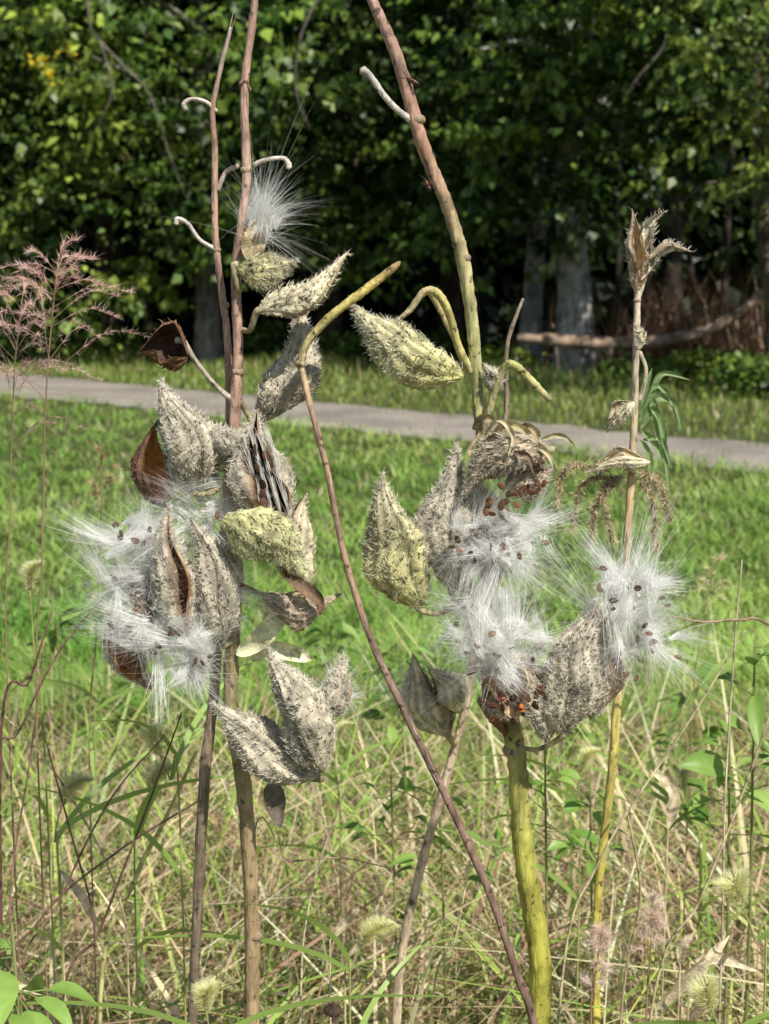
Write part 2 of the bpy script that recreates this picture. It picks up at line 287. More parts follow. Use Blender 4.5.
for a in [(20,367,.9,.9,GR,'low leafy bush under the trees at the far left'),(120,366,.9,.7,GR,'low bush between the left edge and the pale trunk'),(262,366,.7,.7,GD,'small dark bush right of the pale trunk'),
  (335,368,.8,.55,GR,'small bush in shade midway along the wood edge'),(440,370,.8,.6,GD,'low dark bush left of the grey trunks'),(505,378,.4,.4,GY,'little yellow green bush at the foot of the slimmer grey trunk'),
  (640,385,.5,.3,GR,'low bush in front of the fallen log'),(705,392,.6,.5,GY,'yellow green bush in front of the log at right'),(765,400,.5,.5,GR,'bush at the right edge below the slender tree')]: bush(*a)
q=MB(); n=700; g=G(715,385); B=g+np.stack([R.randn(n)*.8,.6+R.rand(n)*1.2,0*np.ones(n)],1); hd=rnd(n)*np.array([1,1,0])
ribbon(q,B,nrm(np.array([0,0,1.])+hd*.35),hd*.3,.5+1.2*R.rand(n),.022,nrm(np.cross(hd,[0,0,1.])),3,np.array([.2,.125,.07])*(.4+R.rand(n,1)))
tag(q.build('dead_stalks','grass'),'thicket of dead brown stalks in the shade behind the log','stalks',kind='stuff')

# ---------------------------------------------------------------- milkweeds
PXM=lambda Y:Y/FP/1.0
PAL=dict(grey=((.53,.47,.34),(.58,.52,.41),(.88,.83,.72)),yellow=((.66,.64,.30),(.60,.58,.32),(.82,.8,.55)),mix=((.64,.61,.23),(.52,.47,.34),(.86,.82,.64)),
 cream=((.78,.70,.48),(.72,.63,.44),(.86,.79,.62)),brown=((.2,.11,.065),(.17,.095,.06),(.34,.23,.15)),tan=((.52,.42,.30),(.49,.4,.29),(.8,.72,.58)))
INN=dict(orange=(.48,.22,.06),cream=(.85,.77,.55),dark=(.09,.05,.03),tan=(.6,.46,.28))
PT=np.array([0,.05,.12,.22,.35,.48,.6,.72,.83,.92,1]); PR=np.array([.12,.36,.62,.86,1,.96,.8,.56,.33,.16,.03])
PODI={}
def pod(parent,bp,tp,Y,w,pal='grey',gap=0,phi=0,bend=.08,nsp=300,dy=0,inner='cream',stalk=None,label=None,fuzz=2400,flat=.85,spk=.0062,name='pod'):
    base=P(*bp,Y); tip=P(*tp,Y+dy); ax=tip-base; L=np.linalg.norm(ax); a=ax/L
    c=np.array([0,-1.,0]); c=nrm(c-a*np.dot(c,a)); b=np.cross(a,c); W=w*PXM(Y)*.5*.84
    f1,f2,f3,f4=R.rand(4)*6; nsp=int(nsp*1.4)
    def pt(t,th,s=1.):
        r=np.interp(t,PT,PR)*W*s*(1+.10*np.sin(2*th+f1+t*3)+.07*np.sin(5*th+f2+t*6)+.06*np.sin(11*th+f4+2.5*np.sin(t*7+f1))+.07*np.sin(t*13+f3+2*th))
        rad=np.cos(th+phi)[...,None]*c*flat+np.sin(th+phi)[...,None]*b
        cen=base+a*(L*t)[...,None]+b*(bend*L*np.sin(np.pi*t)-bend*.5*L*t**3+.018*L*np.sin(t*9+f2))[...,None]
        return cen+rad*r[...,None],nrm(rad)
    nr,nc=34,44; t=np.linspace(0,1,nr); q=MB(); p0,p1,p2=[np.array(k) for k in PAL[pal]]
    def shade(T,TH): return (1+.25*np.sin(11*TH+f4+2.5*np.sin(T*7+f1))+.15*np.sin(3*TH+5*T+f2))[...,None]
    if gap<=0:
        th=np.linspace(0,2*np.pi,nc,endpoint=False); T,TH=np.meshgrid(t,th,indexing='ij'); V,_=pt(T,TH,1+.035*R.randn(nr,nc))
        col=p0*(1-T[...,None])+p1*T[...,None]; seam=np.exp(-(np.minimum(TH,2*np.pi-TH)/.1)**2)[...,None]; col=col*(1-.7*seam)*(.82+.3*R.rand(nr,nc,1))*shade(T,TH)
        q.add(V.reshape(-1,3),gridf(nr,nc,True),col.reshape(-1,3))
        g0=np.zeros_like(t)
    else:
        g0=gap*np.sin(np.pi*np.clip(t*.96+.02,0,1))**.6*.5*(1+.15*np.sin(t*17+f1))
        sgrid=np.linspace(0,1,nc)
        TH=g0[:,None]+(2*np.pi-2*g0[:,None])*sgrid[None,:]; T=np.repeat(t[:,None],nc,1)
        eg=(np.exp(-(sgrid/.05)**2)+np.exp(-((1-sgrid)/.05)**2))[None,:]
        edge=1+(.16+.12*np.sin(T*11+f3))*eg*np.sin(np.pi*T)
        Vo,_=pt(T,TH,edge*(1+.03*R.randn(nr,nc))); Vi,_=pt(T,TH,edge*.92)
        col=(p0*(1-T[...,None])+p1*T[...,None])*(.82+.3*R.rand(nr,nc,1))*shade(T,TH); e3=(eg*.8)[...,None]; col=col*(1-e3)+np.array([.27,.14,.07])*e3
        ic=np.array(INN[inner])*(.8+.4*R.rand(nr,nc,1))*np.ones((nr,nc,1))
        q.add(Vo.reshape(-1,3),gridf(nr,nc,False),col.reshape(-1,3)); q.add(Vi.reshape(-1,3),gridf(nr,nc,False),ic.reshape(-1,3))
        i=np.arange(nr-1); o=nr*nc
        for j in (0,nc-1): q.f[4].append(np.stack([i*nc+j,(i+1)*nc+j,o+(i+1)*nc+j,o+i*nc+j],1))
    def samp(n):
        tt=R.rand(n*3); k=R.rand(n*3)<np.interp(tt,PT,PR)+.1; tt=tt[k][:n]; n=len(tt); g=np.interp(tt,t,g0); th=g+.05+(2*np.pi-2*g-.1)*R.rand(n)
        p,r=pt(tt,th); return tt,p,r,n
    if nsp:
        tt,p,r,n=samp(nsp); d=nrm(r*.9+a*(.4+.9*R.rand(n,1))+.4*R.randn(n,3)); h=spk*(.35+.9*R.rand(n,1))*(1.15-.6*tt[:,None]); s1=nrm(np.cross(d,a+.01)); s2=np.cross(d,s1)
        rb=.0007+.0005*R.rand(n,1); ang=np.arange(4)*np.pi/2
        ring0=p[:,None]-r[:,None]*.0006+rb[:,None]*(np.cos(ang)[None,:,None]*s1[:,None]+np.sin(ang)[None,:,None]*s2[:,None])
        ring1=(p+d*h*.55)[:,None]+rb[:,None]*.5*(np.cos(ang)[None,:,None]*s1[:,None]+np.sin(ang)[None,:,None]*s2[:,None])
        tipv=(p+d*h+a*h*.5+R.randn(n,3)*.0009)[:,None]; V=np.concatenate([ring0,ring1,tipv],1)
        o=(np.arange(n)*9)[:,None]; j=np.arange(4)[None]; j2=(j+1)%4
        F4=np.stack([o+j,o+j2,o+4+j2,o+4+j],-1).reshape(-1,4); F3=np.stack([o+4+j,o+4+j2,o+8+0*j],-1).reshape(-1,3)
        cb=(p0*(1-tt[:,None])+p1*tt[:,None]); cv=np.concatenate([np.repeat(cb[:,None]*.5,4,1),np.repeat((cb*.6+p2*.4)[:,None],4,1),np.repeat(p2[None],n,0)[:,None]],1)*(.7+.4*R.rand(n,1,1))
        n0=q.n; q.add(V.reshape(-1,3),F4,cv.reshape(-1,3)); q.f.setdefault(3,[]).append(F3+n0)
    if fuzz:
        tt,p,r,n=samp(fuzz); d=nrm(r*.7+a*.4+.6*R.randn(n,3)); ribbon(q,p,d,.4*R.randn(n,3),.002+.0034*R.rand(n),.00027,litside(d,.4),3,p2*1.05*(.7+.35*R.rand(n,1)))
    o=q.build(name,'husk' if (gap>1.2 and nsp<80) else 'pod',parent)
    if label: o['label']=label
    if stalk:
        s=MB(); st=P(*stalk); mid=(st+base)/2+np.array([0,-.004,-.008]); tube(s,[st,mid,base-a*.002,base+a*L*.05],np.array([3.2,3,4,5])*PXM(Y)*.9,[(.36,.29,.17),(.4,.36,.2)],8,6,.05); s.build('pod_stalk','stem',parent)
    PODI[o.name]=(base,a,b,c,L,W); return o
SC=(.13,.075,.04)
def seedobj(parent,c,d,size=.0078,col=SC):
    q=MB(); d=nrm(d); r=nrm(R.randn(3)*.45+np.array([0,-1,0.2])); s=nrm(np.cross(d,r)); u=np.cross(s,d); k=.8+.4*R.rand()
    ell(q,c,s*size*.33*k,u*size*.06,d*size*.5*k,np.array(col)*(.7+.9*R.rand()),10,7); ell(q,c-u*.0003,s*size*.2*k,u*size*.07,d*size*.36*k,np.array(col)*.5,8,5)
    return q.build('seed','seed',parent)
SILK=np.array([.95,.945,.92])
def floss(parent,cx,cy,Y,Rp,ntuft,nseed,bias=(0,0,0),hl=.022,hairs=85,sq=(1,1,1),core=500,spr=1.):
    c=P(cx,cy,Y); Rm=Rp*PXM(Y); q=MB(); bias=np.array(bias,float); sq=np.array(sq)
    for i in range(ntuft):
        v=rnd(1)[0]; v[1]=v[1]*.7-.2; off=v*Rm*sq*(.2+.8*R.rand()); s=c+off; ax=nrm(-.3*off/Rm+bias*.8+.9*spr*R.randn(3)); n=hairs
        K0=1.1*spr*R.randn(3); sprd=(.12+.5*R.rand()**1.5)*spr
        d=nrm(ax+sprd*R.randn(n,3)); L=hl*(.4+.8*R.rand(n))*(.6+.8*R.rand())
        ribbon(q,s+.0008*R.randn(n,3),d,K0+.4*spr*R.randn(n,3),L,.00024+.00016*R.rand(n),litside(d),7,SILK*(.95+.05*R.rand(n,1)),taper=.9,base=.9)
    ns=int(nseed*1.25)
    for i in range(ns):
        v=rnd(1)[0]; v[1]=-abs(v[1])*.45; s=c+v*Rm*(sq*(.3+.95*R.rand()**.7)); seedobj(parent,s+np.array([0,-.006,0]),R.randn(3)*np.array([1,.4,1]),size=.0078)
        n=16; d=nrm(nrm(-v+.8*R.randn(3))+.35*R.randn(n,3)); ribbon(q,s+np.array([0,-.0055,0])+.0005*R.randn(n,3),d,.6*R.randn(n,3),hl*(.5+.5*R.rand(n)),.0002,litside(d),6,SILK*np.ones((n,1)),taper=.9,base=.9)
    if core:
        nl=14
        for j in range(nl):
            n=int(core*1.25)//nl; lo=R.randn(3)*Rm*.4*sq; lo[1]*=.6; ld=nrm(lo/Rm*.4+bias*.8+.9*spr*R.randn(3)); K0=1.3*spr*R.randn(3)
            p=c+lo+R.randn(n,3)*Rm*.10*sq; d=nrm(ld+.2*R.randn(n,3)); ribbon(q,p,d,K0+.25*R.randn(n,3),hl*(.4+.6*R.rand(n)),.00036,litside(d,.35),7,SILK*(.95+.05*R.rand(n,1)),taper=.9,base=.9)
        n=max(20,core//5); d=nrm(R.randn(n,3)*spr+bias); ribbon(q,c+R.randn(n,3)*Rm*.45*sq,d,1.4*spr*R.randn(n,3),hl*(.8+.9*R.rand(n)),.00018,litside(d),9,SILK*np.ones((n,1)),taper=.9,base=.9)
    return q.build('floss','floss',parent,smooth=False)
def dleaf(parent,pts,w,col,m='husk',name='leaf',curl=.5,label=None):
    Q=cr([P(*p) for p in pts],6); n=len(Q); t=np.linspace(0,1,n); T=nrm(np.gradient(Q,axis=0)); s=nrm(np.cross(T,[.2,-1,.25])); u=np.cross(s,T)
    ww=w*PXM(pts[0][2])*.5*(np.sin(np.pi*np.clip(t,0,1)**.8)**.75+.03); js=np.linspace(-1,1,7)
    wav=.3*np.sin(t*17+R.rand()*6)
    V=Q[:,None]+s[:,None]*(ww[:,None]*js[None])[...,None]*(1-.25*curl)+u[:,None]*(ww[:,None]*(curl*js[None]**2+wav[:,None]*np.abs(js)[None]*js[None]))[...,None]
    q=MB(); cc=np.array(col)*(.8+.4*R.rand(n,7,1)); cc[:,3]*=1.15
    q.add(V.reshape(-1,3),gridf(n,7,False),cc.reshape(-1,3)); o=q.build(name,m,parent)
    if label:o['label']=label
    return o
def stem(parent,pts,rpx,col,name='stem',nodes=(),label=None,sides=12):
    Y=pts[-1][2]; p=[P(*a) for a in pts]; q=MB(); rpx=[r*.9 for r in rpx]
    if pts[0][1]>=985:
        b=p[0]+ (p[0]-p[1])/np.linalg.norm(p[0]-p[1])*.35; b[2]=p[0][2]-.35; g=b.copy(); g[2]=-.02; g[0]+=(b-p[0])[0]*.6; p=[g,b]+p; rpx=[rpx[0]*1.1,rpx[0]*1.05]+list(rpx); col=[col[0],col[0]]+list(col) if np.ndim(col)>1 else col
    if len(p)>5:
        for i in range(2,len(p)-1): p[i]=p[i]+np.array([R.randn()*.0016,0,0])
    tube(q,p,np.array(rpx)*PXM(Y),col,sides,14,.06,.06)
    if name=='stem' and len(p)>6:
        Q=cr(p,14); n=60; ii=R.randint(30,len(Q)-2,n); T=nrm(Q[ii+1]-Q[ii]); o=rnd(n); o=nrm(o-T*np.sum(o*T,1,keepdims=True)); rr=np.interp(ii/len(Q),np.linspace(0,1,len(rpx)),rpx)*PXM(Y)
        ribbon(q,Q[ii]+o*(rr*.97)[:,None],T,o*.12*R.rand(n,1),.008+.02*R.rand(n),.0011,np.cross(T,o),4,np.array([.5,.42,.32])*(.4+.8*R.rand(n,1)))
    for nd in nodes:
        x,y,r=nd; ct=P(x,y,Y); r*=PXM(Y)*.9; ell(q,ct,np.array([r*1.05,0,0]),np.array([0,r*1.05,0]),np.array([0,0,r*.8]),np.array([.33,.25,.16]),12,8)
    o=q.build(name,'stem',parent)
    if label:o['label']=label
    return o
BR=(.36,.21,.15); PK=(.44,.28,.21); DK=(.2,.13,.09)
Y0=1.30
g=P(252,1024,Y0); A=thing('milkweed_plant',(g[0],Y0,0),'dried milkweed with thick pinkish brown stem through the left pod cluster','milkweed')
stem(A,[(252,1060,Y0),(254,930,Y0),(243,800,Y0),(233,700,Y0),(237,580,Y0),(236,450,Y0),(240,350,Y0),(237,270,Y0),(246,180,Y0),(248,90,Y0),(254,0,Y0),(256,-60,Y0)],[9.5,9,9,8.5,8,7,5.5,5.5,5,4.6,4,3.8],[(.4,.29,.17),(.42,.3,.17),(.38,.29,.16),(.36,.3,.16),(.38,.3,.17),PK,PK,(.42,.27,.2),(.45,.3,.23),PK,PK,PK],nodes=[(246,170,6),(238,372,7),(255,935,10)])
stem(A,[(247,170,Y0),(262,161,Y0-.005),(282,158,Y0-.005),(288,163,Y0-.005),(289,168,Y0-.006)],[3,2.3,2.2,3,3.2],(.5,.43,.36),'tendril')
stem(A,[(250,90,Y0),(244,80,Y0-.004),(240,84,Y0-.008)],[2,1.8,2.2],DK,'tendril')
p=pod(A,(236,266),(299,262),Y0-.01,38,'mix',.0,bend=.12,nsp=200,stalk=(240,290,Y0),label='small yellowish pod with a plume of white silk above it')
dleaf(A,[(250,262,Y0-.012),(254,240,Y0-.012),(262,218,Y0-.01)],26,(.6,.48,.3),name='pod_wall',label='pale upright pod wall holding the silk plume')
floss(p,260,232,Y0-.008,15,8,1,(.12,0,1.5),hl=.038,hairs=70,core=380,sq=(.8,.6,1.0),spr=.42)
pod(A,(258,312),(352,257),Y0-.02,36,'cream',.9,phi=1.4,bend=.1,nsp=150,fuzz=500,inner='cream',stalk=(243,330,Y0),label='cream boat shaped open pod pointing up to the right')
pod(A,(262,420),(309,302),Y0+.02,56,'grey',0,phi=2.2,bend=.1,stalk=(240,400,Y0))
pod(A,(188,358),(138,348),Y0-.01,56,'brown',1.7,phi=.3,bend=.2,nsp=20,fuzz=60,inner='dark',label='dark brown empty pod curled open at upper left')
stem(A,[(232,400,Y0),(215,385,Y0-.004),(195,360,Y0-.008),(184,342,Y0-.01),(176,340,Y0-.01)],[3.5,2.8,2.6,3.2,4],(.44,.38,.3),'pod_stalk')
pod(A,(197,492),(162,380),Y0-.025,66,'grey',0,phi=.5,bend=.06,nsp=380,stalk=(236,470,Y0))
pod(A,(213,470),(246,424),Y0-.005,36,'mix',0,nsp=150,stalk=(236,480,Y0))
pod(A,(230,455),(216,425),Y0-.03,28,'grey',0,nsp=90)
pod(A,(166,508),(152,420),Y0-.012,42,'brown',1.6,phi=.6,bend=-.12,nsp=30,fuzz=80,inner='orange',label='split brown pod with an orange brown lining')
p=pod(A,(283,532),(250,411),Y0-.03,68,'grey',1.0,phi=.35,bend=-.08,nsp=200,inner='dark',stalk=(240,540,Y0),label='pod split down the front with dark and white streaks inside')
b0=PODI[p.name]
q=MB(); n=300; tt=.1+.6*R.rand(n); pos=b0[0]+b0[1]*(b0[4]*tt)[:,None]+b0[3]*(b0[5]*(.2+.5*R.rand(n)))[:,None]+b0[2]*(b0[5]*R.choice([-.42,-.1,.15,.45],n)+.0008*R.randn(n))[:,None]; d=nrm(b0[1]+.05*R.randn(n,3)); ribbon(q,pos,d,.06*R.randn(n,3),.016+.016*R.rand(n),.0007,litside(d,.3),4,np.array([.9,.86,.78])*(.6+.4*R.rand(n,1))); q.build('packed_floss','floss',p)
for i in range(9): seedobj(p,b0[0]+b0[1]*b0[4]*(.15+.07*i)+b0[3]*b0[5]*.66+b0[2]*b0[5]*R.uniform(-.4,.4),b0[1],.0085,(.09,.045,.025))
pod(A,(222,520),(312,574),Y0-.058,60,'yellow',0,phi=2.4,bend=-.1,nsp=320,spk=.006,label='rounded yellow green pod with soft spikes, in the middle of the left cluster')
pod(A,(302,590),(304,492),Y0-.01,52,'cream',.5,phi=-.6,bend=-.1,nsp=60,fuzz=200,stalk=(240,585,Y0),label='smooth tan half open pod on the right side of the left cluster')
pod(A,(262,598),(342,600),Y0-.015,34,'tan',1.6,phi=2.2,bend=.16,nsp=80,fuzz=260,inner='dark',label='dark empty husk with a pale rim, hanging right of the stem')
dleaf(A,[(285,575,Y0-.02),(300,585,Y0-.025),(318,600,Y0-.03),(320,616,Y0-.03)],16,(.17,.11,.07),name='dry_leaf')
for i,(pp,wd) in enumerate([([(236,655,Y0-.01),(258,640,Y0-.01),(280,615,Y0-.01),(292,600,Y0)],24),([(250,660,Y0),(272,650,Y0),(300,655,Y0+.005),(312,660,Y0+.01)],20),([(262,640,Y0),(270,620,Y0),(266,600,Y0)],16)]): dleaf(A,pp,wd,(.8,.74,.45),name='pod_wall')
pod(A,(188,640),(166,505),Y0-.05,54,'grey',.35,phi=.5,bend=-.05,nsp=360,inner='orange',stalk=(236,640,Y0))
pod(A,(222,640),(196,516),Y0-.045,50,'grey',0,phi=.2,bend=.05,nsp=330)
p=pod(A,(168,640),(118,560),Y0-.03,44,'tan',1.1,phi=.4,nsp=150,inner='tan')
floss(p,146,548,Y0-.035,42,16,12,(-.3,-.1,.1),core=1000)
floss(p,135,600,Y0-.04,32,8,6,(-.3,-.1,-.1),core=550)
p=pod(A,(120,612),(152,694),Y0-.03,42,'tan',1.4,phi=-.2,bend=.14,nsp=110,inner='orange',label='open pod with a brown lining at the lower left of the cluster')
floss(p,152,638,Y0-.05,34,9,6,(-.2,-.1,-.1),core=550)
p=pod(A,(206,620),(196,690),Y0-.045,34,'grey',.8,nsp=120)
floss(p,186,654,Y0-.065,28,10,5,(.1,-.2,-.4),core=800)
floss(p,204,512,Y0-.02,32,9,3,(.1,0,.3),core=500)
floss(p,222,590,Y0-.02,22,5,1,(.2,0,-.1),core=250)
pod(A,(318,778),(211,703),Y0-.03,58,'grey',0,phi=2.6,bend=-.06,nsp=380,stalk=(240,750,Y0),label='lowest left pod of the hanging pair, pointing up to the left')
p=pod(A,(322,772),(270,646),Y0-.045,64,'grey',0,phi=-.5,bend=.04,nsp=400,label='upright grey pod of the hanging pair below the left cluster')
pod(A,(318,722),(346,655),Y0-.02,34,'grey',.6,phi=1.5,nsp=150,stalk=(300,760,Y0-.02))
floss(p,337,690,Y0-.01,18,6,0,(.7,0,.2),hairs=50,core=90)
dleaf(A,[(272,780,Y0-.02),(274,800,Y0-.022),(280,828,Y0-.025)],26,(.17,.14,.11),name='dry_leaf',label='small dark shrivelled leaf below the hanging pair')
g=P(195,1024,Y0+.03); Yb=Y0+.025; B_=thing('milkweed_plant',(g[0],Yb,0),'thinner milkweed stem left of the thick one, with curled bare tendrils at its top','milkweed')
stem(B_,[(193,1060,Yb),(197,930,Yb),(205,780,Yb),(215,690,Yb),(222,560,Yb),(228,440,Yb),(226,340,Yb),(223,290,Yb),(218,230,Yb),(216,150,Yb),(213,110,Yb),(222,70,Yb),(231,28,Yb)],[6,6,6.5,6,5.5,5,4,4,3.8,3.3,3,2.6,2],[(.22,.17,.12),(.22,.17,.12),(.25,.19,.13),(.3,.22,.16),(.36,.26,.19),PK,PK,PK,PK,PK,PK,(.5,.38,.3),(.55,.44,.36)],nodes=[(217,250,4.5),(225,305,5)])
stem(B_,[(217,112,Yb),(206,102,Yb),(192,99,Yb),(184,104,Yb),(186,110,Yb)],[2.4,2,2,2.6,2.8],(.52,.44,.38),'tendril')
stem(B_,[(217,250,Yb),(200,240,Yb),(188,224,Yb),(178,219,Yb),(176,224,Yb)],[2.6,2.2,2.2,2.8,3],(.5,.45,.4),'tendril')
stem(B_,[(218,190,Yb),(226,172,Yb),(238,166,Yb)],[2.6,2.4,2.6],(.5,.4,.33),'tendril')
Yc=Y0-.03; g=P(530,1024,Yc); D_=thing('milkweed_plant',(g[0],Yc,0),'slender purplish stem leaning left, topped by a bent pointed green brown tip','milkweed')
stem(D_,[(538,1050,Yc),(520,970,Yc),(488,890,Yc),(445,795,Yc),(405,712,Yc),(372,640,Yc),(345,555,Yc),(325,470,Yc),(308,400,Yc),(300,365,Yc)],[5,4.8,4.6,4.4,4.2,3.9,3.6,3.4,3.4,4],[(.2,.13,.1),(.2,.13,.1),(.22,.14,.11),(.23,.145,.115),(.25,.16,.13),(.27,.18,.14),(.35,.23,.17),(.4,.26,.18),(.42,.28,.18),(.42,.33,.18)],nodes=[(300,364,6)])
stem(D_,[(300,368,Yc),(306,345,Yc),(330,318,Yc),(365,290,Yc),(392,268,Yc),(400,262,Yc)],[4,4.5,4.8,5,4,1.6],[(.42,.33,.18),(.44,.38,.17),(.45,.38,.14),(.48,.4,.12),(.4,.28,.12),(.25,.17,.1)],'bent_tip')
Yr=Y0; g=P(540,1024,Yr); E_=thing('milkweed_plant',(g[0],Yr,0),'tall milkweed with the thickest yellow green stem and large silky pods','milkweed')
stem(E_,[(541,1060,Yr),(538,960,Yr),(524,850,Yr),(512,750,Yr),(500,690,Yr),(478,630,Yr),(464,580,Yr),(470,520,Yr),(482,460,Yr),(479,400,Yr),(474,330,Yr),(464,260,Yr),(446,205,Yr),(424,140,Yr),(398,60,Yr),(374,0,Yr),(352,-55,Yr)],[14,13.5,12,11.5,10.5,9,7.5,7,6.5,6.5,7,7.5,7,7.5,6.5,5.5,5],
 [(.37,.36,.07),(.40,.38,.07),(.37,.36,.08),(.36,.33,.11),(.33,.28,.14),(.38,.33,.16),(.42,.4,.2),(.4,.36,.2),(.38,.32,.2),(.45,.44,.18),(.5,.48,.22),(.45,.40,.2),(.42,.30,.18),(.38,.22,.15),(.38,.24,.18),(.42,.27,.21),(.42,.28,.21)],nodes=[(464,258,7.5),(418,120,8),(513,750,12)])
stem(E_,[(414,122,Yr),(400,112,Yr-.005),(386,98,Yr-.008),(370,76,Yr-.01),(362,70,Yr-.01)],[4.5,3.4,3.2,3.8,5],(.5,.46,.4),'tendril',sides=9)
stem(E_,[(470,372,Yr),(458,345,Yr-.005),(447,312,Yr-.01),(438,293,Yr-.012),(424,292,Yr-.012),(410,310,Yr-.012),(396,322,Yr-.012)],[5.5,4.5,4.5,5,4.2,3.4,2.6],[(.46,.42,.2),(.45,.4,.16),(.44,.38,.14),(.46,.4,.16),(.42,.34,.2),(.4,.34,.2),(.36,.3,.2)],'curled_stalk')
stem(E_,[(466,362,Yr),(450,330,Yr+.008),(436,302,Yr+.01),(430,292,Yr+.01)],[3,3,3.4,4],(.42,.36,.16),'curled_stalk')
stem(E_,[(482,462,Yr),(494,445,Yr+.02),(504,415,Yr+.03),(508,350,Yr+.03),(516,315,Yr+.03),(523,299,Yr+.03)],[3,3,2.8,2.6,2.2,1.5],(.4,.31,.23),'side_shoot',label='thin grey side shoot hooked at its tip')
pod(E_,(462,378),(347,304),Y0-.03,62,'mix',0,phi=2.3,bend=-.1,nsp=380,label='grey pod with a yellow base pointing left above the right cluster')
pod(E_,(420,608),(380,472),Y0-.02,70,'mix',0,phi=.5,bend=-.07,nsp=450,spk=.007,stalk=(462,600,Y0),label='large yellow green spiky pod on the left of the right cluster')
pod(E_,(452,592),(454,442),Y0-.015,58,'grey',0,phi=.4,bend=-.06,nsp=340,stalk=(464,600,Y0))
pod(E_,(550,450),(456,490),Y0-.035,52,'tan',.4,phi=-1.3,bend=.16,nsp=380,inner='tan',stalk=(490,440,Y0),label='curved brownish grey pod spilling silk, near the top of the right cluster')
pod(E_,(505,485),(552,470),Y0-.02,40,'tan',.4,phi=-.9,bend=.1,nsp=200,inner='tan')
p=pod(E_,(492,590),(474,470),Y0-.012,52,'grey',1.2,phi=.1,bend=.1,nsp=200,inner='cream')
floss(p,484,540,Y0-.035,38,15,15,(.1,-.2,-.1),core=1200)
floss(p,516,535,Y0-.02,28,8,4,(.5,0,-.2),core=350)
for i in range(20): seedobj(p,P(482+3.2*i+R.randn()*4,512-1.6*i+R.randn()*7,Y0-.066),rnd(1)[0]+np.array([0,0,1]),.0086,(.15,.07,.035))
p=pod(E_,(562,735),(598,600),Y0-.045,68,'grey',0,phi=2.6,bend=-.06,nsp=520,spk=.006,stalk=(512,745,Y0),label='largest grey spiky pod at the lower right of the cluster')
pod(E_,(592,718),(606,618),Y0-.025,44,'grey',1.1,phi=1.0,bend=.05,nsp=220,inner='tan')
floss(p,622,600,Y0-.03,44,18,15,(.3,-.05,.3),hl=.026,core=1200)
floss(p,640,640,Y0-.02,34,10,11,(.6,0,-.1),hl=.024,core=450)
p=pod(E_,(512,722),(476,628),Y0-.05,56,'tan',1.7,phi=.2,bend=.08,nsp=120,inner='tan',label='wide open pod full of silk just above the thick green stem')
floss(p,496,652,Y0-.065,30,10,7,(.0,-.2,.35),core=1100)
floss(p,480,615,Y0-.03,28,8,4,(-.1,0,.5),core=400)
floss(p,530,640,Y0-.04,24,6,3,(.2,-.1,.3),core=350)
pod(E_,(546,742),(520,655),Y0-.04,40,'grey',.3,phi=.8,nsp=200,inner='tan')
for i in range(22): seedobj(p,P(480+R.rand()*62,698+R.randn()*9,Y0-.08),rnd(1)[0],.0085,(.09,.04,.022))
stem(E_,[(510,735,Y0),(490,715,Y0-.02),(480,700,Y0-.03)],[6,5,4],(.2,.1,.05),'pod_stalk')
stem(E_,[(480,440,Y0),(492,400,Y0-.012),(503,368,Y0-.016),(516,366,Y0-.016),(534,384,Y0-.014),(550,400,Y0-.014)],[4,4,4.6,5,4.6,3.2],[(.4,.36,.2),(.42,.38,.2),(.46,.42,.18),(.48,.46,.18),(.46,.44,.18),(.4,.36,.2)],'curled_stalk')
pod(E_,(498,392),(484,362),Y0-.01,24,'grey',0,nsp=70,fuzz=200,spk=.002)
for pp,w,c in [([(486,448,Y0-.02),(502,428,Y0-.03),(522,430,Y0-.035),(536,446,Y0-.03)],12,(.42,.36,.2)),([(490,430,Y0-.03),(496,450,Y0-.035),(510,462,Y0-.035)],14,(.33,.27,.15)),([(500,442,Y0-.03),(520,440,Y0-.03),(545,452,Y0-.045),(556,474,Y0-.045)],9,(.5,.44,.28)),([(474,430,Y0-.01),(484,420,Y0-.02),(500,424,Y0-.02)],14,(.3,.24,.14)),([(540,440,Y0-.01),(560,436,Y0-.005),(575,446,Y0)],7,(.44,.4,.24)),([(480,460,Y0-.03),(492,440,Y0-.04),(506,452,Y0-.045),(500,470,Y0-.055)],12,(.25,.2,.12)),([(520,425,Y0-.02),(534,432,Y0-.03),(538,448,Y0-.03)],10,(.36,.3,.16)),([(476,470,Y0-.04),(470,450,Y0-.03),(480,432,Y0-.02)],8,(.4,.33,.2)),([(512,452,Y0-.05),(528,458,Y0-.06),(534,476,Y0-.06)],8,(.2,.14,.09)),([(484,436,Y0-.04),(498,420,Y0-.05),(512,436,Y0-.05),(508,456,Y0-.06)],7,(.5,.45,.28))]: dleaf(E_,pp,w,c,name='dry_leaf',curl=.8)
Yg=Y0+.12; g=P(398,1024,Yg); H_=thing('milkweed_plant',(g[0],Yg,0),'pale pinkish milkweed stem leaning right behind the middle, with open cream pods','milkweed')
stem(H_,[(392,1060,Yg),(402,960,Yg),(418,870,Yg),(446,780,Yg),(466,710,Yg),(474,650,Yg)],[5.8,5.6,5.4,5.2,4.6,4],[(.55,.43,.3),(.57,.45,.31),(.55,.43,.31),(.55,.41,.3),(.5,.37,.28),(.4,.3,.24)])
p=pod(H_,(448,735),(408,655),Yg-.06,46,'cream',.8,phi=1.2,bend=-.1,nsp=60,fuzz=250,inner='cream',stalk=(460,735,Yg)); floss(p,413,690,Yg-.06,18,5,1,(-.6,0,.1),hairs=50,core=100)
pod(H_,(462,712),(430,665),Yg-.07,40,'cream',.5,phi=-1.2,nsp=60,fuzz=250,inner='tan')
floss(p,462,645,Yg,16,5,2,(-.2,0,.4),hairs=50,core=80)
